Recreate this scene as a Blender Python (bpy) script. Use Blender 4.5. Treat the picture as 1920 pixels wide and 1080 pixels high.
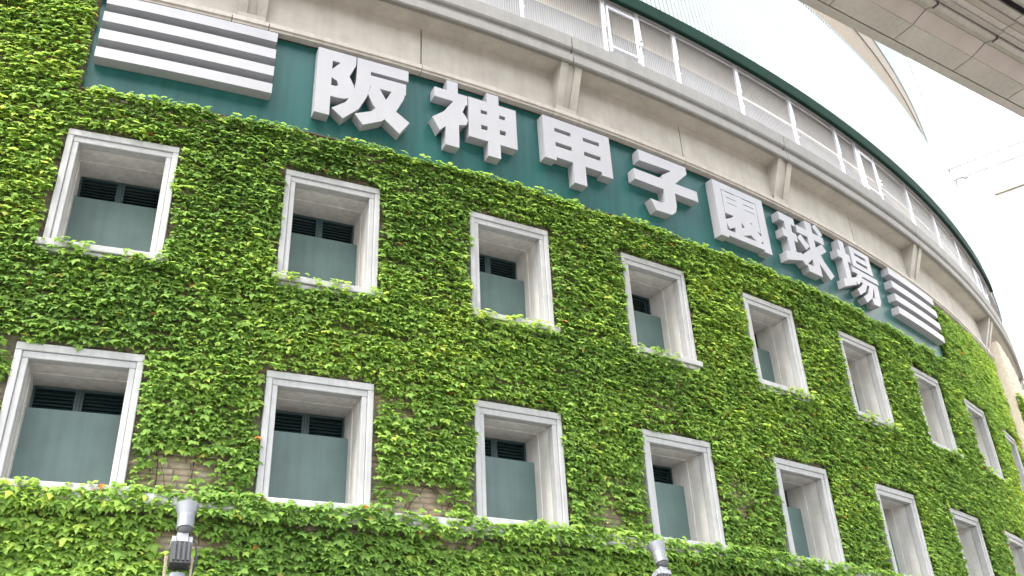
import bpy, bmesh, math, random
import numpy as np
from mathutils import Vector, Matrix
from mathutils.geometry import delaunay_2d_cdt

random.seed(7)
rng = np.random.default_rng(11)
for o in list(bpy.data.objects):
    bpy.data.objects.remove(o)
S = bpy.context.scene
COL = S.collection

# ------------------------------------------------------------------ camera, sky, sun, exposure
R = 45.4                 # radius of the round stadium wall, its axis at the origin
CAM = Vector((0.0, -57.3669, 0.0))
YAW, PIT, ROL = 0.402772, 0.515301, 0.049336
GROUND = -1.6

def cam_axes():
    fw = Vector((math.sin(YAW), math.cos(YAW), 0)); rt = Vector((math.cos(YAW), -math.sin(YAW), 0)); up = Vector((0, 0, 1))
    f2 = fw * math.cos(PIT) + up * math.sin(PIT)
    u2 = -fw * math.sin(PIT) + up * math.cos(PIT)
    r3 = rt * math.cos(ROL) - u2 * math.sin(ROL)
    u3 = rt * math.sin(ROL) + u2 * math.cos(ROL)
    return r3, u3, f2
RT, UP, FW = cam_axes()
cd = bpy.data.cameras.new('camera'); cam = bpy.data.objects.new('camera', cd); COL.objects.link(cam)
cam.matrix_world = Matrix(((RT.x, UP.x, -FW.x, CAM.x), (RT.y, UP.y, -FW.y, CAM.y), (RT.z, UP.z, -FW.z, CAM.z), (0, 0, 0, 1)))
cd.sensor_width = 36.0; cd.lens = 1752.698 / 1920 * 36
cd.clip_start = 0.1; cd.clip_end = 4000
S.camera = cam

SUN_EL, SUN_AZ = math.radians(62), math.radians(246)     # azimuth from +Y towards +X
w = bpy.data.worlds.new('World'); S.world = w; w.use_nodes = True
nt = w.node_tree; nt.nodes.clear()
sky = nt.nodes.new('ShaderNodeTexSky'); sky.sky_type = 'NISHITA'; sky.sun_disc = False
sky.sun_elevation = SUN_EL; sky.sun_rotation = SUN_AZ; sky.dust_density = 4.0; sky.air_density = 1.2; sky.ozone_density = 1.0
hs = nt.nodes.new('ShaderNodeHueSaturation'); hs.inputs['Saturation'].default_value = 0.35
bg = nt.nodes.new('ShaderNodeBackground'); bg.inputs['Strength'].default_value = 0.15
wo = nt.nodes.new('ShaderNodeOutputWorld')
nt.links.new(sky.outputs[0], hs.inputs['Color']); nt.links.new(hs.outputs[0], bg.inputs[0]); nt.links.new(bg.outputs[0], wo.inputs[0])
sl = bpy.data.lights.new('sun', 'SUN'); sl.energy = .7; sl.angle = math.radians(20); sl.color = (1, .95, .86)
so = bpy.data.objects.new('sun', sl); COL.objects.link(so)
sd = Vector((math.sin(SUN_AZ) * math.cos(SUN_EL), math.cos(SUN_AZ) * math.cos(SUN_EL), math.sin(SUN_EL)))
so.rotation_euler = sd.to_track_quat('Z', 'Y').to_euler(); so.location = (60, -40, 80)
S.view_settings.view_transform = 'Standard'; S.view_settings.look = 'None'
S.view_settings.gamma = 1; S.view_settings.use_curve_mapping = False
S.view_settings.exposure = 2.78

# ------------------------------------------------------------------ materials
def mat(name, col, rough=.7, noise=.12, scale=6., bump=.0, bscale=40., metal=0., spec=.5, tone=None, streak=0., rnd=.05):
    """procedural principled material; noise mottles the colour, streak adds vertical weather runs, tone = attribute driving a second colour"""
    m = bpy.data.materials.new(name); m.use_nodes = True; t = m.node_tree; n = t.nodes; L = t.links
    b = n['Principled BSDF']; b.inputs['Roughness'].default_value = rough; b.inputs['Metallic'].default_value = metal
    b.inputs['Specular IOR Level'].default_value = spec
    tc = n.new('ShaderNodeTexCoord')
    nz = n.new('ShaderNodeTexNoise'); nz.inputs['Scale'].default_value = scale; nz.inputs['Detail'].default_value = 7
    L.new(tc.outputs['Object'], nz.inputs['Vector'])
    r = n.new('ShaderNodeValToRGB')
    r.color_ramp.elements[0].position = .3; r.color_ramp.elements[1].position = .7
    r.color_ramp.elements[0].color = (*[c * (1 - noise) for c in col], 1); r.color_ramp.elements[1].color = (*[min(1, c * (1 + noise)) for c in col], 1)
    L.new(nz.outputs['Fac'], r.inputs['Fac']); out = r.outputs['Color']
    if streak:
        mp = n.new('ShaderNodeMapping'); mp.inputs['Scale'].default_value = (5, 5, .35); L.new(tc.outputs['Object'], mp.inputs['Vector'])
        n2 = n.new('ShaderNodeTexNoise'); n2.inputs['Scale'].default_value = 2.2; n2.inputs['Detail'].default_value = 6; L.new(mp.outputs[0], n2.inputs['Vector'])
        r2 = n.new('ShaderNodeValToRGB'); r2.color_ramp.elements[0].position = .42; r2.color_ramp.elements[1].position = .66
        r2.color_ramp.elements[0].color = (1, 1, 1, 1); r2.color_ramp.elements[1].color = (1 - streak, 1 - streak * 1.05, 1 - streak * 1.15, 1)
        L.new(n2.outputs['Fac'], r2.inputs['Fac'])
        mx = n.new('ShaderNodeMix'); mx.data_type = 'RGBA'; mx.blend_type = 'MULTIPLY'; mx.inputs[0].default_value = 1
        L.new(out, mx.inputs[6]); L.new(r2.outputs['Color'], mx.inputs[7]); out = mx.outputs[2]
    oi = n.new('ShaderNodeObjectInfo'); mr = n.new('ShaderNodeMapRange'); mr.inputs[3].default_value = 1 - rnd; mr.inputs[4].default_value = 1 + rnd
    L.new(oi.outputs['Random'], mr.inputs[0])
    mv = n.new('ShaderNodeMix'); mv.data_type = 'RGBA'; mv.blend_type = 'MULTIPLY'; mv.inputs[0].default_value = 1
    L.new(out, mv.inputs[6]); L.new(mr.outputs[0], mv.inputs[7]); out = mv.outputs[2]
    if tone is not None:
        at = n.new('ShaderNodeAttribute'); at.attribute_name = 'tone'
        m2 = n.new('ShaderNodeMix'); m2.data_type = 'RGBA'; m2.inputs[7].default_value = (*tone, 1)
        L.new(at.outputs['Fac'], m2.inputs[0]); L.new(out, m2.inputs[6]); out = m2.outputs[2]
    L.new(out, b.inputs['Base Color'])
    if bump:
        n3 = n.new('ShaderNodeTexNoise'); n3.inputs['Scale'].default_value = bscale; n3.inputs['Detail'].default_value = 6
        L.new(tc.outputs['Object'], n3.inputs['Vector'])
        bp = n.new('ShaderNodeBump'); bp.inputs['Strength'].default_value = bump; bp.inputs['Distance'].default_value = .02
        L.new(n3.outputs['Fac'], bp.inputs['Height']); L.new(bp.outputs[0], b.inputs['Normal'])
    return m

M = {}
M['frame'] = mat('window_concrete', (0.371, 0.373, 0.371), .75, .07, 5, .2, 45, streak=.09)
M['reveal'] = mat('reveal_concrete', (0.543, 0.526, 0.497), .8, .10, 3.0, .25, 30, streak=.16)
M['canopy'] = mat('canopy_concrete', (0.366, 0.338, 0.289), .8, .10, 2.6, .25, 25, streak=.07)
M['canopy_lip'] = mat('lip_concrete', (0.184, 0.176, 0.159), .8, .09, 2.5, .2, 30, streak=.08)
M['mortar'] = mat('mortar', (0.216, 0.188, 0.144), .9, .25, 9, .5, 60)
M['brick'] = mat('brick', (0.380, 0.318, 0.237), .85, .22, 14, .6, 50, tone=(.30, .22, .15))
M['tower'] = mat('tower_brick', (.60, .52, .42), .85, .10, 14, .5, 50, tone=(.54, .46, .36))
M['board'] = mat('board_paint', (0.014, 0.083, 0.076), .36, .10, 1.2, .05, 30, spec=.3, streak=.16)
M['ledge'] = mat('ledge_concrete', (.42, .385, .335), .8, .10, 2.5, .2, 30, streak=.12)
M['white'] = mat('letter_white', (0.328, 0.328, 0.341), .45, .04, 2, .0, streak=.03)
M['panel'] = mat('panel_paint', (0.081, 0.130, 0.119), .5, .13, 2.2, .08, 25, streak=.10)
M['louver'] = mat('louver_paint', (0.026, 0.055, 0.057), .45, .15, 6, .0)
M['dark'] = mat('dark_void', (.012, .014, .015), .9, .1, 3)
M['clad'] = mat('cladding_white', (0.271, 0.311, 0.302), .5, .03, 1.0, spec=.5)
M['green'] = mat('beam_green', (0.003, 0.020, 0.012), .85, .15, 3, spec=.15)
M['tan'] = mat('tan_band', (0.216, 0.180, 0.132), .7, .08, 2)
M['post'] = mat('galvanised_white', (0.741, 0.750, 0.788), .4, .04, 8)
M['wire'] = mat('wire_grey', (0.468, 0.450, 0.432), .5, .05, 8)
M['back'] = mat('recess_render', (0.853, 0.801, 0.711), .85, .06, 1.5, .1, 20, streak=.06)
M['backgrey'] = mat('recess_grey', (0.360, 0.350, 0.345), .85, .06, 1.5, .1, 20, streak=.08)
M['via'] = mat('viaduct_paint', (0.406, 0.362, 0.337), .6, .10, 1.2, .1, 14, streak=.10)
M['via2'] = mat('viaduct_panel', (0.364, 0.306, 0.285), .6, .10, 1.6, .1, 14)
M['seam'] = mat('seam_dark', (0.067, 0.053, 0.057), .8, .1, 3)
M['steel'] = mat('lamp_steel', (0.200, 0.209, 0.224), .42, .08, 20, .0, metal=.35)
M['lampdark'] = mat('lamp_dark', (0.048, 0.050, 0.053), .5, .15, 10)
M['lampgrey'] = mat('lamp_grey', (0.255, 0.264, 0.281), .45, .1, 10)
M['arm'] = mat('lamp_arm', (.36, .29, .22), .6, .2, 12, .1, 40)
M['pale'] = mat('pale_render', (.90, .89, .87), .8, .03, 1)
M['ground'] = mat('ground_paving', (0.170, 0.164, 0.154), .9, .15, .6, .3, 20)
M['stem'] = mat('vine_stem', (.085, .055, .035), .9, .3, 20, .4, 60)
M['red'] = mat('red_leaf', (.45, .03, .03), .6, .2, 20)

def leaf_material():
    m = bpy.data.materials.new('ivy_leaf'); m.use_nodes = True; t = m.node_tree; n = t.nodes; L = t.links
    n.clear(); o = n.new('ShaderNodeOutputMaterial')
    at = n.new('ShaderNodeAttribute'); at.attribute_name = 'tone'
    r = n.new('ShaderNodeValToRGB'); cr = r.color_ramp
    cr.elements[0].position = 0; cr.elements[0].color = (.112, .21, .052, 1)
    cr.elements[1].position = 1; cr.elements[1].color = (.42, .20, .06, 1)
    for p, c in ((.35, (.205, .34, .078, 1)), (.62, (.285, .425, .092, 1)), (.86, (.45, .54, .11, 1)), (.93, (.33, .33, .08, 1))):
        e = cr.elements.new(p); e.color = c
    L.new(at.outputs['Fac'], r.inputs['Fac'])
    tc = n.new('ShaderNodeTexCoord'); nz = n.new('ShaderNodeTexNoise'); nz.inputs['Scale'].default_value = 18; nz.inputs['Detail'].default_value = 3
    L.new(tc.outputs['Object'], nz.inputs['Vector'])
    mr = n.new('ShaderNodeMapRange'); mr.inputs[1].default_value = .3; mr.inputs[2].default_value = .7; mr.inputs[3].default_value = .8; mr.inputs[4].default_value = 1.2
    L.new(nz.outputs['Fac'], mr.inputs[0])
    mx = n.new('ShaderNodeMix'); mx.data_type = 'RGBA'; mx.blend_type = 'MULTIPLY'; mx.inputs[0].default_value = 1
    L.new(r.outputs['Color'], mx.inputs[6]); L.new(mr.outputs[0], mx.inputs[7])
    b = n.new('ShaderNodeBsdfPrincipled'); b.inputs['Roughness'].default_value = .7; b.inputs['Specular IOR Level'].default_value = .12
    L.new(mx.outputs[2], b.inputs['Base Color'])
    hs = n.new('ShaderNodeHueSaturation'); hs.inputs['Hue'].default_value = .485; hs.inputs['Value'].default_value = 1.5; hs.inputs['Saturation'].default_value = 1.05
    L.new(mx.outputs[2], hs.inputs['Color'])
    tr = n.new('ShaderNodeBsdfTranslucent'); L.new(hs.outputs[0], tr.inputs['Color'])
    ms = n.new('ShaderNodeMixShader'); ms.inputs[0].default_value = .52
    L.new(b.outputs[0], ms.inputs[1]); L.new(tr.outputs[0], ms.inputs[2]); L.new(ms.outputs[0], o.inputs[0])
    return m
M['leaf'] = leaf_material()

# ------------------------------------------------------------------ helpers
def obj(name, me, m=None, parent=None):
    if m is not None and len(me.materials) == 0: me.materials.append(m)
    o = bpy.data.objects.new(name, me); COL.objects.link(o)
    if parent is not None: o.parent = parent
    return o
def empty(name, label, cat, loc=(0, 0, 0), rz=0., group=None):
    o = bpy.data.objects.new(name, None); COL.objects.link(o); o.location = loc; o.rotation_euler = (0, 0, rz)
    o['label'] = label; o['category'] = cat
    if group: o['group'] = group
    return o
def mesh(name, v, f, smooth=False):
    me = bpy.data.meshes.new(name); me.from_pydata([tuple(p) for p in v], [], f); me.update()
    if smooth: me.polygons.foreach_set('use_smooth', [True] * len(me.polygons))
    return me
def np_mesh(name, v, f, tone=None):
    """v (n,3), f (m,k) arrays, tone per face"""
    me = bpy.data.meshes.new(name); k = f.shape[1]
    me.vertices.add(len(v)); me.vertices.foreach_set('co', v.astype(np.float32).ravel())
    me.loops.add(f.size); me.loops.foreach_set('vertex_index', f.astype(np.int32).ravel())
    me.polygons.add(len(f)); me.polygons.foreach_set('loop_start', np.arange(0, f.size, k, dtype=np.int32))
    if tone is not None:
        a = me.attributes.new('tone', 'FLOAT', 'FACE'); a.data.foreach_set('value', tone.astype(np.float32))
    me.update(calc_edges=True); me.validate()
    return me
class MB:
    def __init__(s): s.v = []; s.f = []
    def box(s, x0, x1, y0, y1, z0, z1):
        b = len(s.v)
        s.v += [(x0, y0, z0), (x1, y0, z0), (x1, y1, z0), (x0, y1, z0), (x0, y0, z1), (x1, y0, z1), (x1, y1, z1), (x0, y1, z1)]
        s.f += [tuple(b + i for i in q) for q in ((0, 3, 2, 1), (4, 5, 6, 7), (0, 1, 5, 4), (1, 2, 6, 5), (2, 3, 7, 6), (3, 0, 4, 7))]
        return s
    def hexa(s, pts):
        b = len(s.v); s.v += [tuple(p) for p in pts]
        s.f += [tuple(b + i for i in q) for q in ((0, 3, 2, 1), (4, 5, 6, 7), (0, 1, 5, 4), (1, 2, 6, 5), (2, 3, 7, 6), (3, 0, 4, 7))]
        return s
    def lathe(s, prof, seg=24, mtx=None, cap0=True, cap1=True):
        b = len(s.v)
        for r, z in prof:
            for k in range(seg):
                a = 2 * math.pi * k / seg; p = Vector((r * math.cos(a), r * math.sin(a), z))
                s.v.append(tuple(mtx @ p if mtx else p))
        for i in range(len(prof) - 1):
            for k in range(seg):
                k2 = (k + 1) % seg
                s.f.append((b + i * seg + k, b + i * seg + k2, b + (i + 1) * seg + k2, b + (i + 1) * seg + k))
        if cap0: s.f.append(tuple(b + k for k in range(seg))[::-1])
        if cap1: s.f.append(tuple(b + (len(prof) - 1) * seg + k for k in range(seg)))
        return s
    def mesh(s, name, smooth=False): return mesh(name, s.v, s.f, smooth)
def auto_smooth(me, ang=35):
    me.polygons.foreach_set('use_smooth', [True] * len(me.polygons))
    bm = bmesh.new(); bm.from_mesh(me)
    for e in bm.edges:
        e.smooth = not (len(e.link_faces) == 2 and e.calc_face_angle(0) > math.radians(ang))
    bm.to_mesh(me); bm.free()
def C(r, s, z):
    """point at radius r, arc length s measured on the wall radius R, height z"""
    a = s / R
    return Vector((r * math.sin(a), -r * math.cos(a), z))
def arc(name, prof, s0, s1, m, parent, ds=.5, closed=True, caps=True):
    """sweep a profile [(radius, z)...] round the stadium from s0 to s1"""
    n = max(1, int(math.ceil((s1 - s0) / ds))); k = len(prof); v = []; f = []
    for i in range(n + 1):
        s = s0 + (s1 - s0) * i / n
        for r, z in prof: v.append(C(r, s, z))
    for i in range(n):
        for j in range(k if closed else k - 1):
            j2 = (j + 1) % k
            f.append((i * k + j, (i + 1) * k + j, (i + 1) * k + j2, i * k + j2))
    if caps and closed:
        f.append(tuple(range(k))); f.append(tuple(n * k + j for j in range(k))[::-1])
    me = mesh(name, v, f)
    bm = bmesh.new(); bm.from_mesh(me); bmesh.ops.recalc_face_normals(bm, faces=bm.faces); bm.to_mesh(me); bm.free()
    auto_smooth(me, 20)
    return obj(name, me, m, parent)
def noise2(s, z, sc, seed):
    """smooth value noise in [0,1] for arrays s, z"""
    g = np.random.default_rng(seed).random((64, 64)); x = s / sc + 31.3; y = z / sc + 17.7
    xi = np.floor(x).astype(int); yi = np.floor(y).astype(int); fx = x - xi; fy = y - yi
    fx = fx * fx * (3 - 2 * fx); fy = fy * fy * (3 - 2 * fy)
    a = g[xi % 64, yi % 64]; b = g[(xi + 1) % 64, yi % 64]; c = g[xi % 64, (yi + 1) % 64]; d = g[(xi + 1) % 64, (yi + 1) % 64]
    return (a * (1 - fx) + b * fx) * (1 - fy) + (c * (1 - fx) + d * fx) * fy

# ------------------------------------------------------------------ ground
gm = MB().box(-400, 400, -460, 400, GROUND - .5, GROUND).mesh('ground')
g = obj('ground', gm, M['ground']); g['kind'] = 'structure'

# ------------------------------------------------------------------ stadium shell
stad = empty('stadium', 'round stadium with concrete framed windows, grey canopy and white ribbed upper wall', 'stadium', (0, 0, GROUND))
stad.location = (0, 0, 0)
SL, SR = -7.0, 34.0
TH0, DTH = -0.019763, 0.067070
S0, DS = TH0 * R, DTH * R
W = 1.5; HW = W / 2
ZA, HA, ZB, HB = 8.796, 1.879, 5.419, 1.765
rowA = [S0 + DS * i for i in range(-1, 9)]
rowB = [S0 + DS * i for i in range(-1, 9)]
TOWER = 24.75
BL, BR, BZ0, BZ1 = -1.62, 19.36, 9.63, 11.442

def build_wall():
    e = .03; cuts = {SL, SR}
    for c in rowA: cuts |= {round(c - HW + e, 4), round(c + HW - e, 4)}
    s = SL
    while s < SR: cuts.add(round(s, 4)); s += .75
    cs = sorted(cuts); zs = [GROUND, ZB - HB + e, ZB - e, ZA - HA + e, ZA - e, 12.0]
    v = [C(R - .03, a, z) for a in cs for z in zs]; f = []; nz = len(zs)
    for i in range(len(cs) - 1):
        mid = (cs[i] + cs[i + 1]) / 2
        for j in range(nz - 1):
            if j in (1, 3) and any(abs(mid - c) < HW - e for c in rowA): continue
            f.append((i * nz + j, (i + 1) * nz + j, (i + 1) * nz + j + 1, i * nz + j + 1))
    return mesh('wall', v, f, True)
obj('wall', build_wall(), M['mortar'], stad)
# building mass behind the wall, so that nothing shines through
arc('core', [(R - 1.2, GROUND), (R - 1.2, 23.0), (R - 6, 23.0), (R - 6, GROUND)], -30, 40, M['dark'], stad, 1.0)
# brick stair tower at the far right, standing a little proud of the wall
arc('stair_tower', [(R + .42, GROUND), (R + .42, 12.05), (R - .5, 12.05), (R - .5, GROUND)], TOWER, 34, M['tower'], stad, .4)
# the ring course under the lower windows
arc('string_course', [(R - .03, 3.40), (R + .17, 3.40), (R + .17, 3.43), (R + .20, 3.46), (R + .20, 3.58), (R - .03, 3.62)], SL, TOWER, M['frame'], stad, .5)

# ---- canopy: band, ledge, soffit, lip in precast pieces with open joints
BK = [-5.27, 0.60, 6.50, 12.40, 18.28, 24.15, 30.0]       # brackets
joints = []
for a, b in zip(BK[:-1], BK[1:]): joints += [a, (a + b) / 2]
joints.append(BK[-1])
gap = .012
arc('joint_backing', [(R + .05, 11.50), (R + .10, 11.50), (R + .10, 12.56), (R + .05, 12.56)], SL, 31, M['seam'], stad, .5)
for a, b in zip(joints[:-1], joints[1:]):
    arc('band_panel', [(R + .10, 11.60), (R + .155, 11.60), (R + .155, 12.50), (R + .10, 12.50)], a + gap, b - gap, M['canopy'], stad, .4)
lj = []
for c in BK: lj += [c - .29, c + .30]
lj = sorted(lj + [(a + b) / 2 for a, b in zip(BK[:-1], BK[1:])])
for a, b in zip(lj[:-1], lj[1:]):
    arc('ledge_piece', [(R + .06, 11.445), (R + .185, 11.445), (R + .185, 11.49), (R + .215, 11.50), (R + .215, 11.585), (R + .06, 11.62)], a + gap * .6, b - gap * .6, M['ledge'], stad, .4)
arc('soffit', [(R + .02, 12.462), (R + .56, 12.53), (R + .56, 12.62), (R + .02, 12.62)], SL, 31, M['canopy'], stad, .4)
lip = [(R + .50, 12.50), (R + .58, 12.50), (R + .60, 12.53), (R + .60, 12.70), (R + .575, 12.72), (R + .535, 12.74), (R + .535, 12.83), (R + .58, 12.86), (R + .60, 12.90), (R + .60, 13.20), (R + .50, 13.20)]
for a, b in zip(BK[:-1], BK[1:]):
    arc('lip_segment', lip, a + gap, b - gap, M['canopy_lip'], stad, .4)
arc('walkway', [(R - 1.0, 13.10), (R + .498, 13.10), (R + .498, 13.16), (R - 1.0, 13.16)], SL, 31, M['frame'], stad, .6)

def bracket_mesh():
    """precast corbel: wedge with two front ribs and a sunk middle; local x tangent, y inward from R, z up"""
    b = MB(); zb, zt = 11.625, 12.52
    def rib(x0, x1, d):
        b.hexa([(x0, -.19 + d, zb), (x1, -.19 + d, zb), (x1, -.12, zb), (x0, -.12, zb),
                (x0, -.535 + d, zt), (x1, -.535 + d, zt), (x1, -.12, zt), (x0, -.12, zt)])
    rib(-.235, -.075, 0); rib(-.073, .073, .035); rib(.075, .235, 0)
    b.hexa([(-.235, -.205, zb - .03), (.235, -.205, zb - .03), (.235, -.10, zb - .03), (-.235, -.10, zb - .03),
            (-.235, -.21, zb + .05), (.235, -.21, zb + .05), (.235, -.10, zb + .05), (-.235, -.10, zb + .05)])
    me = b.mesh('bracket'); return me
bme = bracket_mesh()
for c in BK:
    o = obj('bracket', bme, M['canopy'], stad); p = C(R, c, 0); o.location = p; o.rotation_euler = (0, 0, c / R)

# ---- recess behind the fence, green beam, ribbed cladding, roof band
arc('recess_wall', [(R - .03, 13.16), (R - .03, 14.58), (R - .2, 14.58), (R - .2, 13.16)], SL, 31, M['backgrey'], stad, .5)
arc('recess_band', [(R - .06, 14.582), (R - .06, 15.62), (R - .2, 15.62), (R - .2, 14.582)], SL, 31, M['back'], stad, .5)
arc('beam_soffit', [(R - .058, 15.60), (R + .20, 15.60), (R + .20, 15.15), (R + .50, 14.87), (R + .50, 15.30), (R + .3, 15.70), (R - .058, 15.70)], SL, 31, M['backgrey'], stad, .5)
arc('green_beam', [(R + .505, 14.83), (R + .59, 14.82), (R + .605, 14.85), (R + .605, 15.17), (R + .505, 15.19)], SL, 27.3, M['green'], stad, .5)
def cladding():
    """trapezoid ribs, pitch 0.13 m, leaning back a little"""
    v = []; f = []; p = .13; n = int((31 - SL) / p); d = .05
    prof = [(0, 0), (.32, 0), (.44, d), (.88, d)]
    rows = [(R + .575, 15.17), (R + .42, 17.4), (R + .33, 19.72)]
    k = 0
    for i in range(n):
        for u, dd in prof:
            for r, z in rows: v.append(C(r - dd, SL + (i + u) * p, z))
            k += 1
    nr = len(rows)
    for i in range(k - 1):
        for j in range(nr - 1): f.append((i * nr + j, (i + 1) * nr + j, (i + 1) * nr + j + 1, i * nr + j + 1))
    return mesh('ribbed_cladding', v, f)
obj('ribbed_cladding', cladding(), M['clad'], stad)
arc('cladding_cap', [(R + .02, 19.70), (R + .332, 19.715), (R + .332, 19.75), (R + .02, 19.77)], SL, 31, M['clad'], stad, .5)
def roof_band():
    v = []; f = []; p = .16; n = int((31 - SL) / p); d = .04
    rows = [(R + .02, 19.78), (R + .0, 22.1)]; k = 0
    for i in range(n):
        for u, dd in ((0, 0), (.4, 0), (.5, d), (.9, d)):
            for r, z in rows: v.append(C(r - dd, SL + (i + u) * p, z))
            k += 1
    for i in range(k - 1): f.append((2 * i, 2 * i + 2, 2 * i + 3, 2 * i + 1))
    return mesh('roof_band', v, f)
obj('roof_band', roof_band(), M['tan'], stad)
arc('roof_band_trim', [(R - .1, 22.1), (R + .03, 22.1), (R + .02, 23.0), (R - .1, 23.0)], SL, 31, M['tan'], stad, .5)
arc('roof_fascia', [(R - .5, 23.0), (R + .06, 23.0), (R + .38, 24.6), (R + .38, 24.75), (R - .5, 24.75)], SL, 31, M['clad'], stad, .5)
arc('roof_edge', [(R + .30, 24.75), (R + .43, 24.75), (R + .43, 24.85), (R + .30, 24.85)], SL, 31, M['post'], stad, .5)

# ------------------------------------------------------------------ windows (parts of the stadium, pieces one level deeper)
def frame_mesh(h):
    b = MB(); o = HW; yf = -.11; yb = .06
    tz = .20; sz = .165; ts = .085
    # outer band (proud) and inner band (a step back), mitre-free: top runs across, sides butt under it
    b.box(-o, o, yf, yb, -.105, 0)                                 # top outer
    b.box(-o + ts, o - ts, yf + .022, yb, -tz, -.107)              # top inner
    for sgn in (-1, 1):
        xs = sorted((sgn * o, sgn * (o - ts))); b.box(xs[0], xs[1], yf, yb, -h, -.107)
        xs = sorted((sgn * (o - ts - .002), sgn * (o - sz))); b.box(xs[0], xs[1], yf + .022, yb, -h, -tz - .002)
    me = b.mesh('frame')
    bm = bmesh.new(); bm.from_mesh(me)
    bmesh.ops.bevel(bm, geom=[e for e in bm.edges], offset=.008, segments=1, affect='EDGES'); bm.to_mesh(me); bm.free()
    return me
def reveal_mesh(h):
    """open box lining the opening: soffit, two jambs with a step half way in, sill and back"""
    b = MB(); x = HW - .167; zt = -.203; d = .95; st = .34
    b.box(-x - .2, x + .2, .062, st, zt, zt + .2); b.box(-x - .2, x + .2, st, d, zt - .012, zt + .2)
    for sgn in (-1, 1):
        xs = sorted((sgn * x, sgn * (x + .2))); b.box(xs[0], xs[1], .062, st, -h - .002, zt - .002)
        xs = sorted((sgn * (x - .014), sgn * (x + .2))); b.box(xs[0], xs[1], st, d, -h - .002, zt - .014)
    b.box(-x - .2, x + .2, .062, d, -h - .15, -h)
    return b.mesh('window')
def sill_mesh(h):
    b = MB(); b.box(-HW - .07, HW + .07, -.17, .05, -h - .10, -h); b.box(-HW - .02, HW + .02, -.13, .05, -h - .17, -h - .102)
    me = b.mesh('sill'); bm = bmesh.new(); bm.from_mesh(me)
    bmesh.ops.bevel(bm, geom=[e for e in bm.edges], offset=.01, segments=1, affect='EDGES'); bm.to_mesh(me); bm.free(); return me
def louver_mesh(x0, x1, z0, z1, y):
    b = MB(); b.box(x0, x0 + .03, y - .03, y + .05, z0, z1); b.box(x1 - .03, x1, y - .03, y + .05, z0, z1)
    b.box(x0 + .032, x1 - .032, y - .03, y + .05, z1 - .035, z1)
    z = z1 - .075
    while z > z0:
        b.hexa([(x0 + .032, y - .022, z - .022), (x1 - .032, y - .022, z - .022), (x1 - .032, y - .014, z - .028), (x0 + .032, y - .014, z - .028),
                (x0 + .032, y + .045, z + .030), (x1 - .032, y + .045, z + .030), (x1 - .032, y + .05, z + .022), (x0 + .032, y + .05, z + .022)])
        z -= .052
    return b.mesh('louver')
def make_window(h, ptop):
    root = obj('window', reveal_mesh(h), M['reveal'], stad); kids = []
    x = HW - .182
    kids.append(obj('frame', frame_mesh(h), M['frame'], root))
    zt = -.222; zl = -ptop - .12
    kids.append(obj('louver', louver_mesh(-x, -.024, zl, zt, .76), M['louver'], root))
    kids.append(obj('louver', louver_mesh(.024, x, zl, zt, .76), M['louver'], root))
    kids.append(obj('mullion', MB().box(-.020, .020, .725, .82, zl, zt).mesh('mullion'), M['louver'], root))
    kids.append(obj('panel', MB().box(-x - .012, x + .012, .49, .52, -h + .004, -ptop).mesh('panel'), M['panel'], root))
    kids.append(obj('backing', MB().box(-x - .01, x + .01, .88, .91, -h + .004, zt).mesh('backing'), M['dark'], root))
    kids.append(obj('sill', sill_mesh(h), M['frame'], root))
    return root, kids
def place(root, s, z): root.location = C(R, s, z); root.rotation_euler = (0, 0, s / R)
for row, z, h, pt in ((rowA, ZA, HA, .74), (rowB, ZB, HB, .625)):
    root, kids = make_window(h, pt); first = True
    for c in row:
        if c < -5 or c + HW > TOWER: continue
        if first: r_ = root; first = False
        else:
            r_ = root.copy(); COL.objects.link(r_)
            for k in kids:
                q = k.copy(); COL.objects.link(q); q.parent = r_
        place(r_, c, z)
wins = [(c, ZA, HA) for c in rowA if c + HW < TOWER] + [(c, ZB, HB) for c in rowB if c + HW < TOWER]

# ------------------------------------------------------------------ bricks
def in_window(s, z, m=0.):
    r = np.zeros(s.shape, bool)
    for c, zt, h in wins: r |= (np.abs(s - c) < HW + m) & (z < zt + m) & (z > zt - h - .17 - m)
    return r
def density(s, z):
    """how thickly the ivy grows, 0..1: thin where brick shows in the photograph"""
    d = .55 + .65 * (noise2(s, z * 1.6, .9, 5) - .5) + .6 * (noise2(s, z, 2.3, 6) - .5) + .38
    def hole(sc, zc, rs, rz, a): return 1.2 * a * np.exp(-((s - sc) / rs) ** 2 - ((z - zc) / rz) ** 2)
    for h in ((.55, 3.95, .55, .32, 1.2), (3.75, 3.95, .55, .30, 1.15), (3.3, 3.75, .45, .2, .7), (.42, 3.15, .24, .3, 1.1), (.95, 3.1, .3, .15, .6), (6.7, 4.2, .35, .6, .8),
              (.45, 4.75, .35, .14, .55), (3.2, 5.3, .3, .5, .5), (9.6, 4.3, .25, .6, .55), (6.6, 7.5, .25, .7, .45), (3.0, 7.9, .25, .6, .45),
              (.0, 7.6, .2, .7, .45), (4.1, 3.35, 1.4, .09, .7), (1.9, 3.35, 1.0, .07, .5)): d = d - hole(*h)
    return np.clip(d, 0, 1)
bh, bl = .085, .27
def brick_grid():
    S_, Z_ = [], []
    nz = int((11.42 - 1.6) / bh)
    for j in range(nz):
        z = 1.6 + bh * (j + .5); off = (j % 2) * bl / 2 + .07 * ((j * 7) % 3)
        s = np.arange(-4.2 + off, TOWER - .2, bl); S_.append(s); Z_.append(np.full(s.shape, z))
    s = np.concatenate(S_); z = np.concatenate(Z_)
    keep = ~in_window(s, z, .06) & ~((s > BL - .1) & (s < BR + .1) & (z > BZ0 - .02)) & ~((z > 3.36) & (z < 3.66))
    return s[keep], z[keep]
bs, bz = brick_grid()
bd = density(bs, bz)
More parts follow.
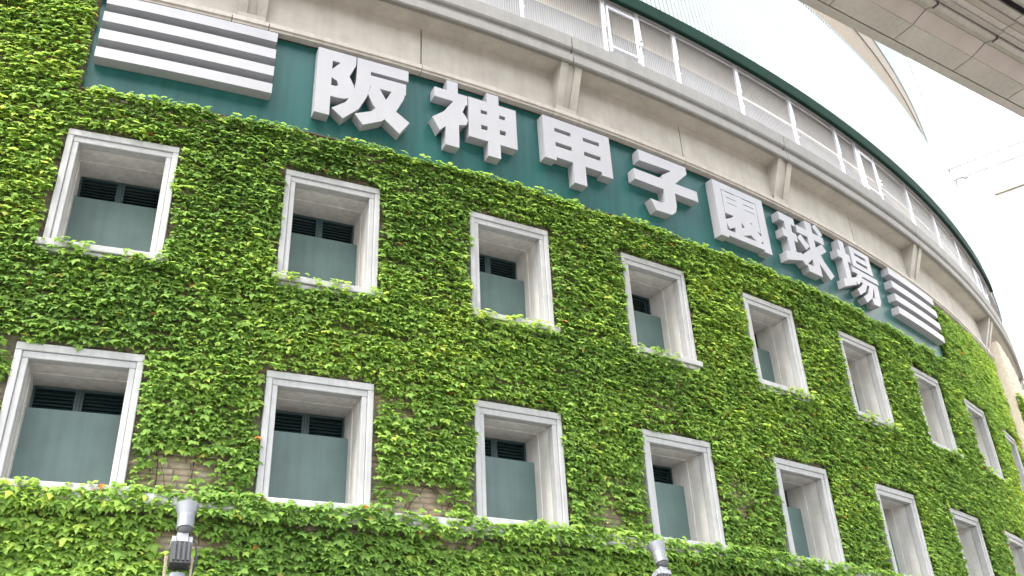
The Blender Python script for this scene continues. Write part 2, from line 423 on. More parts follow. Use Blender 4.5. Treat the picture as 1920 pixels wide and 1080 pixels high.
def brick_geo(hw, hh, d):
    v = np.array([(-hw, .02, -hh), (hw, .02, -hh), (hw, .02, hh), (-hw, .02, hh), (-hw + .004, -d, -hh + .004), (hw - .004, -d, -hh + .004), (hw - .004, -d, hh - .004), (-hw + .004, -d, hh - .004)])
    f = np.array([(4, 5, 6, 7), (0, 1, 5, 4), (1, 2, 6, 5), (2, 3, 7, 6), (3, 0, 4, 7)])
    return v, f
order = np.argsort(bd + .03 * np.abs(bs - 3) + .0 * bz)
vis = [i for i in order if -1.8 < bs[i] < 12][:290]
ivd = set(vis)
bricks_v = []
for k in range(6):
    v, f = brick_geo(bl / 2 - .005 - rng.random() * .004, bh / 2 - .005 - rng.random() * .003, .004 + rng.random() * .014)
    me = np_mesh('brick', v, f, np.full(len(f), rng.random())); me.materials.append(M['brick']); bricks_v.append(me)
for n_, i in enumerate(vis):
    o = obj('brick', bricks_v[n_ % 6], None, stad); o.location = C(R - .03, bs[i], bz[i]); o.rotation_euler = (random.uniform(-.02, .02), 0, bs[i] / R)
def brick_mass(s, z, r0, name, m=None):
    n = len(s); a = s / R
    v0, f0 = brick_geo(1, 1, 1)
    hw = bl / 2 - .005 - rng.random(n) * .004; hh = bh / 2 - .005 - rng.random(n) * .003; d = .003 + rng.random(n) * .016
    x = v0[None, :, 0] * hw[:, None]; y = np.where(v0[None, :, 1] < 0, -d[:, None], .02); zz = v0[None, :, 2] * hh[:, None] + z[:, None]
    rr = r0 - y
    px = rr * np.sin(a)[:, None] + x * np.cos(a)[:, None]; py = -rr * np.cos(a)[:, None] + x * np.sin(a)[:, None]
    v = np.stack([px, py, zz], -1).reshape(-1, 3)
    f = (f0[None] + (np.arange(n) * 8)[:, None, None]).reshape(-1, 4)
    me = np_mesh(name, v, f, np.repeat(rng.random(n), 5)); me.materials.append(m or M['brick']); return me
rest = np.array([i for i in range(len(bs)) if i not in ivd])
o = obj('brick', brick_mass(bs[rest], bz[rest], R - .03, 'brick'), None, stad); o['kind'] = 'stuff'
ts, tz_ = np.meshgrid(np.arange(TOWER + .15, 33.5, bl), np.arange(4, 12.0, bh)); ts = ts.ravel() + (np.round(tz_.ravel() / bh) % 2) * bl / 2; tz_ = tz_.ravel()
o = obj('brick', brick_mass(ts, tz_, R + .42, 'tower_brick', M['tower']), None, stad); o['kind'] = 'stuff'

# ------------------------------------------------------------------ the sign
sign = empty('stadium_sign', 'long dark green sign board with white raised Japanese letters and stripes above the ivy', 'sign', (0, 0, 0))
arc('board', [(R - .02, BZ0), (R + .03, BZ0), (R + .03, BZ1), (R - .02, BZ1)], BL, BR, M['board'], sign, .4)
def bar_obj(s0, s1, zt, hh=.195):
    n = 6; b = MB(); v = []; f = []
    prof = [(R + .032, zt - hh), (R + .225, zt - hh), (R + .225, zt), (R + .032, zt)]
    return arc('stripe', prof, s0, s1, M['white'], sign, .4)
for k in range(4):
    bar_obj(-1.53, 1.05, 11.385 - .363 * k); bar_obj(16.63, 19.17, 11.385 - .363 * k)

def rc(x0, y0, x1, y1): return [(x0, y0), (x1, y0), (x1, y1), (x0, y1)]
def br(p, w0, w1=None):
    w1 = w0 if w1 is None else w1; L_ = []; R_ = []
    for i, (x, y) in enumerate(p):
        a = p[max(0, i - 1)]; b = p[min(len(p) - 1, i + 1)]; dx, dy = b[0] - a[0], b[1] - a[1]; l = math.hypot(dx, dy)
        wd = (w0 + (w1 - w0) * i / (len(p) - 1)) / 2; L_.append((x - dy / l * wd, y + dx / l * wd)); R_.append((x + dy / l * wd, y - dx / l * wd))
    return L_ + R_[::-1]
KANJI = [
 ('阪', [rc(-.005, .06, .15, 1.0),
   [(.14, 1), (.40, 1), (.40, .87), (.335, .68), (.385, .57), (.40, .47), (.36, .37), (.27, .335), (.14, .33), (.14, .49), (.205, .49), (.225, .52), (.21, .57), (.14, .61), (.14, .71), (.235, .85), (.14, .85)],
   rc(.412, .84, .98, 1.0), [(.412, 1), (.565, 1), (.56, .6), (.53, .45), (.45, .25), (.29, .06), (.17, .17), (.31, .3), (.385, .46), (.412, .65)],
   rc(.555, .62, .955, .785), [(.81, .66), (.955, .70), (.93, .55), (.85, .35), (.70, .16), (.5, .04), (.41, .17), (.58, .26), (.72, .44)],
   [(.54, .5), (.57, .63), (.66, .63), (.73, .49), (.83, .36), (1.0, .23), (.89, .04), (.72, .2), (.60, .36)]]),
 ('神', [rc(.12, .85, .25, 1.05), rc(-.03, .745, .365, .888), [(.20, .76), (.365, .82), (.31, .64), (.2, .46), (.03, .25), (-.055, .42), (.08, .55)],
   rc(.10, .07, .257, .55), [(.24, .56), (.30, .63), (.365, .52), (.345, .44), (.24, .40)],
   rc(.377, .29, .525, .895), rc(.605, .08, .755, 1.04), rc(.83, .29, .97, .895), rc(.377, .745, .97, .895), rc(.377, .515, .97, .69), rc(.377, .29, .97, .45)]),
 ('甲', [rc(.015, .32, .17, .985), rc(.80, .32, .955, .985), rc(.395, .065, .565, .985), rc(.015, .835, .955, .985), rc(.015, .61, .955, .775), rc(.015, .37, .955, .545)]),
 ('子', [[(.09, .98), (.87, .985), (.87, .87), (.62, .60), (.44, .60), (.44, .69), (.60, .82), (.09, .80)], rc(-.02, .455, 1.0, .625),
   [(.43, .65), (.61, .65), (.61, .24), (.58, .14), (.51, .075), (.26, .06), (.19, .22), (.38, .215), (.43, .26)]]),
 ('園', [rc(.015, .055, .155, .985), rc(.82, .055, .965, .985), rc(.015, .87, .965, .985), rc(.015, .09, .965, .185),
   rc(.42, .60, .56, .862), rc(.20, .768, .78, .852), rc(.165, .675, .81, .755), rc(.20, .47, .78, .665),
   br([(.47, .53), (.33, .37), (.165, .28)], .15), rc(.31, .18, .45, .45), br([(.34, .21), (.60, .32)], .12), br([(.46, .54), (.6, .36), (.80, .21)], .17), br([(.78, .47), (.6, .34)], .13), rc(.165, .47, .24, .86), rc(.765, .36, .81, .86)]),
 ('球', [rc(-.02, .80, .32, .94), rc(-.0, .52, .31, .66), [(-.02, .10), (.35, .22), (.35, .35), (-.02, .25)], rc(.085, .18, .225, .85),
   rc(.35, .72, .97, .85), rc(.58, .07, .73, 1.02), [(.44, .07), (.6, .07), (.6, .2), (.41, .2)], br([(.80, 1.01), (.94, .87)], .11),
   br([(.37, .66), (.53, .50)], .13), br([(.34, .20), (.60, .44)], .14), br([(.94, .66), (.72, .50)], .13), br([(.70, .54), (.80, .34), (.98, .14)], .15)]),
 ('場', [rc(-.02, .65, .30, .79), rc(.075, .22, .215, 1.0), [(-.03, .11), (.32, .27), (.32, .40), (-.03, .25)],
   rc(.36, .63, .48, 1.0), rc(.78, .63, .90, 1.0), rc(.36, .915, .90, 1.0), rc(.36, .77, .90, .86), rc(.36, .63, .90, .715), rc(.30, .50, 1.0, .595),
   br([(.53, .58), (.44, .42), (.33, .32)], .11), rc(.45, .37, .95, .46), [(.82, .46), (.95, .46), (.93, .16), (.86, .06), (.70, .05), (.68, .16), (.79, .18)],
   br([(.62, .44), (.50, .26), (.33, .14)], .10), br([(.78, .44), (.66, .2), (.47, .05)], .10)]),
]
def letter_mesh(polys, wd, ht, depth):
    vs = []; fs = []
    for p in polys:
        a = sum(p[i][0] * p[(i + 1) % len(p)][1] - p[(i + 1) % len(p)][0] * p[i][1] for i in range(len(p)))
        if a < 0: p = p[::-1]
        fs.append(list(range(len(vs), len(vs) + len(p)))); vs += [Vector(q) for q in p]
    ov, oe, of, _, _, ofo = delaunay_2d_cdt(vs, [], fs, 0, 1e-5)
    keep = [f for f, src in zip(of, ofo) if len(src)]
    ec = {}
    for f in keep:
        for i in range(len(f)):
            a, b = f[i], f[(i + 1) % len(f)]; ec[(a, b)] = ec.get((a, b), 0) + 1
    n = len(ov); V = []
    for y in (-depth, 0):
        V += [((p.x - .5) * wd, y, p.y * ht) for p in ov]
    F = [tuple(f) for f in keep]
    for (a, b) in ec:
        if (b, a) not in ec: F.append((a, a + n, b + n, b))
    me = mesh('letter', V, F)
    bm = bmesh.new(); bm.from_mesh(me)
    bmesh.ops.delete(bm, geom=[v for v in bm.verts if not v.link_faces], context='VERTS')
    bmesh.ops.recalc_face_normals(bm, faces=bm.faces)
    bm.to_mesh(me); bm.free()
    return me
for i, (ch, polys) in enumerate(KANJI):
    s = 2.53 + 2.087 * i
    o = obj('letter', letter_mesh(polys, 1.6, 1.47, .19), M['white'], sign); o.location = C(R + .032, s, 9.85); o.rotation_euler = (0, 0, s / R)
    o['label'] = 'white raised letter reading ' + ch

# ------------------------------------------------------------------ fence on the canopy
fence = empty('mesh_fence', 'tall white wire mesh fence with posts along the top of the concrete canopy', 'fence', (0, 0, 0))
FR, FZ0, FZ1 = R + .37, 13.17, 15.0
posts = [-4.3, -2.3, -.35, 1.62, 3.58, 5.55, 7.53, 8.45, 9.48, 11.44, 13.38, 15.30, 16.26, 17.19, 19.1, 21.05, 23.0, 24.95, 25.9, 26.8]
pm = MB().box(-.026, .026, -.03, .03, FZ0, FZ1).box(-.048, .048, -.045, -.032, FZ0 + .95, FZ1 - .04)
for z in (FZ0 + .55, FZ0 + .98, FZ1 - .2): pm.box(-.05, .05, -.05, -.046, z, z + .03)
pm = pm.mesh('post')
for s in posts:
    o = obj('post', pm, M['post'], fence); o.location = C(FR, s, 0); o.rotation_euler = (0, 0, s / R)
def wires(s0, s1, z0, z1, p=.052, wd=.003):
    b = MB(); n = int((s1 - s0) / p)
    for i in range(1, n):
        s = s0 + (s1 - s0) * i / n
        q = [C(FR + r, s + e, 0) for r, e in ((.004, -wd), (.004, wd), (-.004, wd), (-.004, -wd))]
        b.hexa([(c.x, c.y, z0) for c in q] + [(c.x, c.y, z1) for c in q])
    return b.mesh('mesh_panel')
for a, b_ in zip(posts[:-1], posts[1:]):
    is_gate = (a, b_) in ((7.53, 8.45), (16.26, 17.19), (24.95, 25.9))
    o = obj('mesh_panel', wires(a + .03, b_ - .03, FZ0 + .04, FZ1 - .12), M['wire'], fence); o['kind'] = 'stuff'
    if is_gate:
        gf = arc('gate', [(FR + .02, FZ1 - .30), (FR + .06, FZ1 - .30), (FR + .06, FZ1 - .24), (FR + .02, FZ1 - .24)], a + .08, b_ - .08, M['post'], fence, .5)
        arc('gate_rail', [(FR + .02, FZ0 + .42), (FR + .06, FZ0 + .42), (FR + .06, FZ0 + .46), (FR + .02, FZ0 + .46)], a + .08, b_ - .08, M['post'], gf, .5)
        for s in (a + .10, b_ - .10):
            st_ = obj('gate_stile', MB().box(-.02, .02, -.06, -.03, FZ0 + .30, FZ1 - .302).mesh('gate_stile'), M['post'], gf); st_.location = C(FR, s, 0); st_.rotation_euler = (0, 0, s / R)
        lk = obj('lock', MB().box(-.05, .05, -.11, -.062, FZ0 + .78, FZ0 + .95).mesh('lock'), M['post'], gf); lk.location = C(FR, b_ - .05, 0); lk.rotation_euler = (0, 0, b_ / R)
        kn = obj('knob', MB().lathe([(.022, 0), (.022, .03)], 12, Matrix.Translation((0, -.112, FZ0 + .87)) @ Matrix.Rotation(math.pi / 2, 4, 'X')).mesh('knob'), M['panel'], gf); kn.location = C(FR, b_ - .05, 0); kn.rotation_euler = (0, 0, b_ / R)
arc('top_rail', [(FR - .012, FZ1 - .13), (FR + .012, FZ1 - .13), (FR + .012, FZ1 - .105), (FR - .012, FZ1 - .105)], SL, 27, M['post'], fence, .5)
arc('middle_rail', [(FR - .02, 14.05), (FR - .01, 14.05), (FR - .01, 14.09), (FR - .02, 14.09)], 11.44, 27, M['post'], fence, .5)
arc('bottom_rail', [(FR + .10, 13.203), (FR + .16, 13.203), (FR + .16, 13.225), (FR + .10, 13.225)], SL, 27, M['seam'], fence, .5)

# ------------------------------------------------------------------ the viaduct overhead
H = 12.0; K = H / 9
vang = math.radians(80.35)
via = empty('road_viaduct', 'pale panelled underside of an elevated road crossing overhead at the right', 'viaduct', (CAM.x, CAM.y, H), math.pi / 2 - vang)
# local x runs along the road (away to the right), local y towards the stadium, z up
def lane(name, y0, y1, z0, z1, t0, t1, m, th=.06, step=None, g=.011):
    """cladding panels between two offsets, possibly sloping"""
    if step is None: ts_ = [(t0, t1)]
    else: ts_ = [(t0 + step * i, t0 + step * (i + 1)) for i in range(int((t1 - t0) / step))]
    l = ts_[0][1] - ts_[0][0]
    me = MB().hexa([(g, y0, z0), (l - g, y0, z0), (l - g, y1, z1), (g, y1, z1), (g, y0, z0 + th), (l - g, y0, z0 + th), (l - g, y1, z1 + th), (g, y1, z1 + th)]).mesh(name)
    for a, b in ts_:
        o = obj(name, me, m, via); o.location = (a, 0, 0)
t0, t1, P = 1.0, 31.0, 1.70
obj('deck', MB().box(-60, 110, 1.2, 5.26 * K, .35, 1.6).mesh('deck'), M['seam'], via)
obj('edge_beam', MB().hexa([(-60, 5.147 * K, .0), (110, 5.147 * K, .0), (110, 5.27 * K, .0), (-60, 5.27 * K, .0), (-60, 5.147 * K, 1.9), (110, 5.147 * K, 1.9), (110, 5.31 * K, 1.9), (-60, 5.31 * K, 1.9)]).mesh('edge_beam'), M['via'], via)
lane('soffit_panel', 4.82 * K, 5.128 * K, .0, .0, t0, t1, M['via'], step=P)
lane('sloping_panel', 4.59 * K, 4.815 * K, .10, .004, t0, t1, M['via2'], step=P)
lane('rib_panel', 4.502 * K, 4.583 * K, .06, .10, t0, t1, M['via'], step=P)
lane('beam_flange', 4.425 * K, 4.495 * K, .03, .03, t0, t1, M['via'], th=.08, step=P)
lane('rib_panel', 4.325 * K, 4.405 * K, .05, .08, t0, t1, M['via'], step=P)
lane('rib_panel', 4.235 * K, 4.318 * K, .10, .10, t0, t1, M['via'], step=P)
lane('rib_panel', 4.13 * K, 4.228 * K, .06, .10, t0, t1, M['via2'], step=P)
lane('rib_panel', 4.02 * K, 4.123 * K, .12, .12, t0, t1, M['via'], step=P)
for a in np.arange(t0 + .85, t1, P):
    o = obj('clip', MB().box(-.012, .012, 4.41 * K, 4.50 * K, .005, .07).mesh('clip'), M['seam'], via); o.location = (float(a) - .85, 0, 0)
pipe = MB().lathe([(.16, -60), (.16, 110)], 20, Matrix.Translation((0, 3.80 * K, .12)) @ Matrix.Rotation(math.pi / 2, 4, 'Y')).mesh('pipe'); auto_smooth(pipe)
obj('pipe', pipe, M['via'], via)
obj('soffit_plate', MB().box(-60, 110, 1.2, 3.60 * K, .10, .20).mesh('soffit_plate'), M['via'], via)
obj('outer_plate', MB().box(-60, t0, 3.9 * K, 5.13 * K, .02, .2).mesh('outer_plate'), M['via'], via)
obj('outer_plate', MB().box(t1, 110, 3.9 * K, 5.13 * K, .02, .2).mesh('outer_plate'), M['via'], via)

# ------------------------------------------------------------------ pale building beyond, at the right
def ray(u, v):
    return (FW + RT * ((u - 960) / 1752.698) + UP * ((540 - v) / 1752.698)).normalized()
pa = CAM + ray(1787, 318) * 46; 
rb = ray(1920, 268); pb_t = (pa.z - CAM.z) / rb.z; pb = CAM + rb * pb_t
dirb = (pb - pa); dirb.z = 0; lb = dirb.length; dirb.normalize()
bld = empty('pale_building', 'overexposed white building with thin grey parapet beyond the stadium at far right', 'building', (pa.x, pa.y, GROUND), math.atan2(dirb.y, dirb.x))
hb = pa.z - GROUND
side = 1 if Vector((-dirb.y, dirb.x)).dot(Vector((pa.x - CAM.x, pa.y - CAM.y))) > 0 else -1
ya, yb_ = sorted((0, side * 14))
obj('wall', MB().box(0, lb + 25, ya, yb_, 0, hb - .55).mesh('wall'), M['pale'], bld)
e_ = -side * .12
ys = sorted((e_, side * 14))
obj('parapet', MB().box(-.12, lb + 25.1, ys[0], ys[1], hb - .548, hb).mesh('parapet'), M['pale'], bld)
ys = sorted((e_ - side * .06, side * 13.9))
obj('coping', MB().box(-.2, lb + 25.2, ys[0], ys[1], hb + .002, hb + .045).mesh('coping'), M['wire'], bld)
ys = sorted((-side * .10, -side * .004))
obj('ledge', MB().box(1.2, lb + 25, ys[0], ys[1], hb - 1.95, hb - 1.90).mesh('ledge'), M['tan'], bld)
ys = sorted((-side * .35, -side * .125))
obj('gutter_head', MB().box(.32, .48, ys[0], ys[1], hb - .76, hb - .54).mesh('gutter_head'), M['backgrey'], bld)

# ------------------------------------------------------------------ floodlights
def floodlight(u, v, yaw, tilt, label):
    c = CAM + ray(u, v) * 11.5
    # put the lamp head 0.9 m in front of the wall along this line of sight
    d = ray(u, v); a = d.x ** 2 + d.y ** 2; b = CAM.x * d.x + CAM.y * d.y; cc = CAM.x ** 2 + CAM.y ** 2 - (R + .9) ** 2
    t = (-b - math.sqrt(b * b - a * cc)) / a; p = CAM + d * t
    az = math.atan2(p.x, -p.y) + yaw
    root = empty('floodlight', label, 'floodlight', (p.x, p.y, GROUND), az, 'floodlights pointed up at the wall')
    z0 = p.z - GROUND                                  # height of the head centre
    T = Matrix.Translation((0, .0, z0)) @ Matrix.Rotation(tilt, 4, 'X')
    sh = MB().lathe([(.094, .02), (.100, .05), (.132, .16), (.128, .16), (.094, .05)], 28, T, False, False).mesh('visor'); auto_smooth(sh); obj('visor', sh, M['steel'], root)
    ba = MB().lathe([(.088, -.145), (.095, -.14), (.095, .018), (.08, .025)], 28, T).mesh('barrel'); auto_smooth(ba); obj('barrel', ba, M['steel'], root)
    ca = MB().lathe([(.055, -.215), (.078, -.185), (.083, -.147)], 24, T).mesh('rear_cap'); auto_smooth(ca); obj('rear_cap', ca, M['lampdark'], root)
    hz = z0 - .30
    hbm = MB(); TT = Matrix.Translation((-.02, -.03, hz)) @ Matrix.Rotation(tilt * .9, 4, 'X')
    def tb(x0, x1, y0, y1, a_, b_):
        q = [TT @ Vector(c_) for c_ in ((x0, y0, a_), (x1, y0, a_), (x1, y1, a_), (x0, y1, a_), (x0, y0, b_), (x1, y0, b_), (x1, y1, b_), (x0, y1, b_))]; hbm.hexa(q)
    tb(-.108, .108, -.09, .09, -.27, -.02)
    for x in (-.075, -.026, .026, .075): tb(x - .012, x + .012, -.115, -.092, -.25, -.03)
    hme = hbm.mesh('ballast_box'); obj('ballast_box', hme, M['lampdark'], root)
    hbm = MB(); tb(-.06, .06, -.10, .08, -.018, .085); tb(-.110, -.064, -.085, .07, -.018, .05); tb(.064, .110, -.085, .07, -.018, .05)
    obj('neck', hbm.mesh('neck'), M['lampgrey'], root)
    for sg in (-1, 1):
        xs = sorted((sg * .125 - .02, sg * .148 - .02)); obj('arm', MB().box(xs[0], xs[1], -.05, .05, z0 - .98, z0 - .46).box(xs[0] - .006, xs[1] + .006, -.02, .02, z0 - .50, z0 - .46 + .03).mesh('arm'), M['arm'], root)
    lo = MB().lathe([(.095, z0 - .92), (.098, z0 - .66), (.088, z0 - .62)], 24, Matrix.Translation((-.02, -.02, 0))).mesh('lower_barrel'); auto_smooth(lo); obj('lower_barrel', lo, M['steel'], root)
    po = MB().lathe([(.06, 0), (.06, z0 - .985)], 18, Matrix.Translation((-.02, 0, 0))).box(-.20, .16, -.06, .06, z0 - .983, z0 - .94).box(-.16, .12, -.14, .14, 0, .02).mesh('pole'); auto_smooth(po); obj('pole', po, M['lampgrey'], root)
    cb = MB(); pts = [Vector((-.02 + .16 + .03 * math.sin(i * .9), .07 + .02 * math.cos(i * 1.3), z0 - .25 - .1 * i)) for i in range(8)]; pts = [Vector((.04, .03, z0 - .16))] + pts
    for a_, b2 in zip(pts[:-1], pts[1:]):
        d_ = b2 - a_; cb.lathe([(.011, 0), (.011, d_.length)], 8, Matrix.Translation(a_) @ d_.to_track_quat('Z', 'Y').to_matrix().to_4x4())
    obj('cable', cb.mesh('cable'), M['lampdark'], root)
    return root
floodlight(349, 972, .02, -.30, 'silver floodlight on a post near the lower left windows, tan arms visible')
floodlight(1236, 1040, -.10, -.34, 'silver floodlight cut by the bottom edge below the fourth lower window')

# ------------------------------------------------------------------ ivy
ivy = empty('climbing_ivy', 'bright green climbing ivy covering the round stadium wall around the windows', 'ivy', (0, 0, 0))
LEAF_V = np.array([(0, .08, 0), (.20, -.04, -.02), (.43, .14, -.06), (.57, .50, -.10), (.25, .53, .0), (0, 1.0, -.16), (-.25, .53, .0), (-.57, .50, -.10), (-.43, .14, -.06), (-.20, -.04, -.02), (0, .40, .06)])
LEAF_F = np.array([(10, i, (i + 1) % 10) for i in range(10)])
def top_z(s): return np.where((s > BL - .05) & (s < BR + .05), 9.60, 11.38)
def gen():
    out = []
    # sprays of overlapping leaves; long low rows as the shoots hang in tiers
    n = 39000
    cs = rng.uniform(-4.2, 27.5, n); cz = rng.uniform(1.2, 11.5, n)
    dens = density(cs, cz)
    tier = .135; ph = .9 * noise2(cs, cz, 1.3, 55) + .35 * noise2(cs, cz, .4, 56)
    dens = density(cs, cz); cz = (np.floor(cz / tier + ph) - ph) * tier + rng.normal(0, .020, n)
    ok = rng.random(n) < (.12 + dens) * (dens > .12)
    cs, cz, dens = cs[ok], cz[ok], dens[ok]
    n = len(cs); k = 9
    co = .035 + .045 * rng.random(n) + .06 * noise2(cs, cz * 1.6, .45, 9) * dens + .05 * noise2(cs, cz, 1.6, 12)
    ct = rng.normal(0, .10, n); sl = rng.normal(-.04, .16, n); sc = rng.normal(1, .10, n)
    ls = rng.normal(0, .17, (n, k)); s = cs[:, None] + ls
    z = cz[:, None] + ls * sl[:, None] + rng.normal(0, .024, (n, k))
    off = co[:, None] + rng.normal(0, .022, (n, k))
    L = (.056 + .070 * rng.random((n, k)) ** 1.2) * sc[:, None]
    L = np.where(z < 3.5, L * 1.22, L)
    tone = ct[:, None] + rng.normal(0, .10, (n, k))
    out.append((s.ravel(), z.ravel(), off.ravel(), L.ravel(), tone.ravel()))
    # a thin layer of leaves pressed close to the wall between the tiers
    m = 75000; s2 = rng.uniform(-4.2, 27.5, m); z2 = rng.uniform(1.2, 11.5, m); d2 = density(s2, z2); q = rng.random(m) < d2 * (d2 > .2)
    s2, z2 = s2[q], z2[q]; m = len(s2)
    out.append((s2, z2, .015 + .035 * rng.random(m), .07 + .06 * rng.random(m), rng.normal(-.02, .14, m)))
    return [np.concatenate(x) for x in zip(*out)]
s, z, off, L, tone = gen()
keep = (z < top_z(s) - .02) & (z > .8) & (s < 28)
# the tower keeps bare brick above a slanting line
keep &= ~((s > TOWER - .1) & (z > 10.3 - .35 * (s - TOWER)))
m_ = -.055 + .13 * noise2(s, z, .28, 21)
for c, zt, h in wins:
    keep &= ~((np.abs(s - c) < HW + m_ + .035) & (z < zt + m_ + .07) & (z > zt - h - .06))
s, z, off, L, tone = (a[keep] for a in (s, z, off, L, tone))
off = np.where(s > TOWER - .05, off + .42, off)
# leaves lie further out on the string course and sills
off = np.where((z > 3.36) & (z < 3.68), off * .7 + .12, off)
ex = []
for c, zt, h in wins:                                        # clumps lying on the sills
    nn = 85; a = c + rng.uniform(-HW - .12, HW + .12, nn); nz_ = noise2(a, a * 0 + zt, .38, 33)
    q = nz_ > .42
    a = a[q]; ex.append((a, zt - h - .06 + rng.uniform(-.10, .10, len(a)), .16 + .08 * rng.random(len(a)), .07 + .05 * rng.random(len(a)), rng.normal(.12, .10, len(a))))
nn = 900; a = rng.uniform(-4, TOWER, nn); q = noise2(a, a * 0, .55, 34) > .40; a = a[q]    # along the ring course
ex.append((a, 3.53 + rng.uniform(-.12, .16, len(a)),   .14 + .07 * rng.random(len(a)), .08 + .05 * rng.random(len(a)), rng.normal(.08, .10, len(a))))
nn = 2600; a = rng.uniform(BL - .1, BR + .1, nn)                                              # shoots along the foot of the sign
q = noise2(a, a * 0 + 3, .5, 35) > .36; a = a[q]
ex.append((a, 9.56 + rng.uniform(-.12, .06, len(a)) * 1.0, .07 + .13 * rng.random(len(a)), .08 + .045 * rng.random(len(a)), rng.normal(.06, .10, len(a))))
ex = [np.concatenate(x) for x in zip(*ex)]
s, z, off, L, tone = (np.concatenate([a, b]) for a, b in zip((s, z, off, L, tone), ex))
N = len(s)
lf = noise2(s, z, 2.6, 41); lf2 = noise2(s, z, .7, 42)
tone = np.clip(.42 + tone + .34 * (lf - .5) + .22 * (lf2 - .5) - .06 * (z > 8.9) + .045 * np.clip(s - 19, 0, 6) + .10 * np.clip(-s, 0, 1.5) * (z > 7) - .02, .02, .88)  # sunlit yellow at far right and upper left is painted into the leaf tone
odd = rng.random(N); tone = np.where(odd < .006, .93, tone); tone = np.where(odd > .9975, 1.0, tone)
th = s / R
er = np.stack([np.sin(th), -np.cos(th), np.zeros(N)], -1); et = np.stack([np.cos(th), np.sin(th), np.zeros(N)], -1); ez = np.tile((0, 0, 1.), (N, 1))
al = np.clip(rng.normal(math.radians(49), math.radians(17), N), -.15, 1.45)[:, None]       # how far the tip swings out from the wall
roll = rng.normal(0, .55, N)[:, None]; yaw = rng.normal(0, .35, N)[:, None]
e2 = et * np.cos(yaw) + er * np.sin(yaw); e1 = er * np.cos(yaw) - et * np.sin(yaw)
yv = -ez * np.cos(al) + e1 * np.sin(al); nv = e1 * np.cos(al) + ez * np.sin(al); xv = np.cross(yv, nv)
X = xv * np.cos(roll) + yv * np.sin(roll); Y = yv * np.cos(roll) - xv * np.sin(roll); Z = nv
pos = er * (R + off)[:, None] + ez * z[:, None]; 
asp = 1 + rng.normal(0, .10, N)
curl = rng.uniform(.4, 2.0, N)
# the 300 that show largest are leaves of their own
dvec = pos - np.array(CAM); fwd = dvec @ np.array(FW); u = dvec @ np.array(RT) / fwd * 1752.7 + 960; vv = 540 - dvec @ np.array(UP) / fwd * 1752.7
infr = (fwd > 0) & (u > 5) & (u < 1915) & (vv > 5) & (vv < 1075)
score = np.where(infr, L / fwd * (.6 + 3 * off), 0)
big = np.argsort(-score)[:296]; mask = np.ones(N, bool); mask[big] = False
var = []
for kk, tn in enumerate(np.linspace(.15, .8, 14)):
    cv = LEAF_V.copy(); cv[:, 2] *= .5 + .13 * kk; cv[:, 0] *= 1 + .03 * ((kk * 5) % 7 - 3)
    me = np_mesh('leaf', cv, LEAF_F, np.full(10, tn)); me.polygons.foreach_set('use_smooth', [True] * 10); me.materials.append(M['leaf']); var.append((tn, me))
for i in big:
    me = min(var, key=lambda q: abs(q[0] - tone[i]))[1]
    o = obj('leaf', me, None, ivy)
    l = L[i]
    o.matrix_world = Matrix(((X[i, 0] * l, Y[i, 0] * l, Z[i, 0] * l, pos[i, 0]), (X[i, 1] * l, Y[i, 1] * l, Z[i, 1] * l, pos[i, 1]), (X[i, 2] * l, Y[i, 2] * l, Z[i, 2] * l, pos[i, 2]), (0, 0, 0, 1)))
idx = np.where(mask)[0]; n = len(idx); print('leaves', n)
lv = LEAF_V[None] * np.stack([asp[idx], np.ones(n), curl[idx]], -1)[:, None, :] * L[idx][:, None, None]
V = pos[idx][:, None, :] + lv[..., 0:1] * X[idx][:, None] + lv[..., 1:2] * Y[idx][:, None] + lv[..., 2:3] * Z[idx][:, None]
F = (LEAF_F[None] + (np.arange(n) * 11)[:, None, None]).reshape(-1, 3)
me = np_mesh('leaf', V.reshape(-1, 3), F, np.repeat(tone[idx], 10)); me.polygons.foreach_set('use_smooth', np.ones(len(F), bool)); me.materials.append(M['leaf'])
o = obj('leaf', me, None, ivy); o['kind'] = 'stuff'
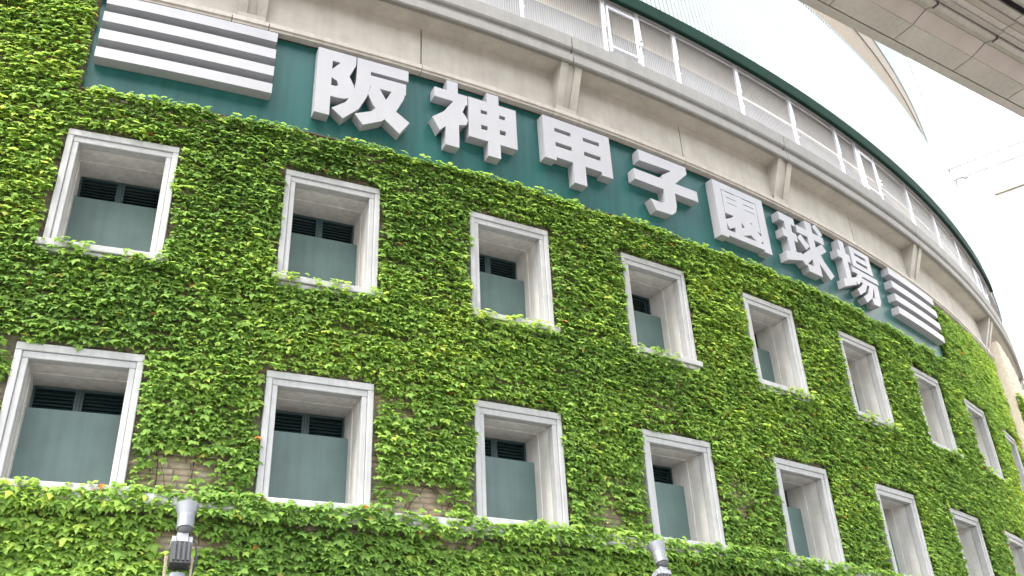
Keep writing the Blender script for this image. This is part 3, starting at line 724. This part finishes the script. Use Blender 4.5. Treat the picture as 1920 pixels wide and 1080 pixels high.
# a single red leaf on the sill of the fourth upper window
o = obj('leaf', mesh('red_leaf', LEAF_V, [tuple(f) for f in LEAF_F]), M['red'], ivy)
o['label'] = 'single red leaf on an upper window sill'
d = ray(1190, 646); a_ = d.x ** 2 + d.y ** 2; b_ = CAM.x * d.x + CAM.y * d.y; c_ = CAM.x ** 2 + CAM.y ** 2 - (R + .05) ** 2
p = CAM + d * ((-b_ - math.sqrt(b_ * b_ - a_ * c_)) / a_); o.location = p; o.scale = (.11,) * 3; o.rotation_euler = (1.9, .3, .4)

def stems():
    """woody runners creeping up and along the wall"""
    b = MB()
    def tube(pts, r0, r1):
        st = len(b.v); n = len(pts)
        for i, (s_, z_, o_) in enumerate(pts):
            rr = r0 + (r1 - r0) * i / (n - 1)
            a0 = pts[max(0, i - 1)]; a1 = pts[min(n - 1, i + 1)]; dx, dz = a1[0] - a0[0], a1[1] - a0[1]; l = math.hypot(dx, dz) + 1e-9; px, pz = -dz / l, dx / l
            for (k1, k2) in ((1, 0), (-.2, 1), (-1, 0)): b.v.append(tuple(C(R + o_ + rr * k2, s_ + px * rr * k1, z_ + pz * rr * k1)))
        for i in range(n - 1):
            for j in range(2): b.f.append((st + i * 3 + j, st + i * 3 + j + 1, st + i * 3 + j + 4, st + i * 3 + j + 3))
    for i in range(520):
        s_ = random.uniform(-4, TOWER - .3); z_ = random.uniform(1.5, 9); hd = random.gauss(math.pi / 2, .7); pts = []
        for j in range(random.randint(8, 26)):
            pts.append((s_, z_, .012 + .02 * random.random())); hd += random.gauss(0, .25); hd += (math.pi / 2 - hd) * .05
            s_ += .09 * math.cos(hd); z_ += .09 * math.sin(hd)
            if z_ > (9.6 if BL < s_ < BR else 11.3): break
            if any(abs(s_ - c) < HW + .02 and zt - h - .2 < z_ < zt + .02 for c, zt, h in wins): break
        if len(pts) > 4: tube(pts, random.uniform(.006, .013), .003)
    # the thick runner along the foot of the sign
    for q in range(3):
        pts = [(x, 9.56 + .035 * math.sin(x * 2.1 + q * 2) + random.uniform(-.015, .015), .04 + .02 * q) for x in np.arange(BL, BR, .15)]
        tube(pts, .022, .016)
    return b.mesh('vine_stem', True)
o = obj('vine_stem', stems(), M['stem'], ivy); o['kind'] = 'stuff'
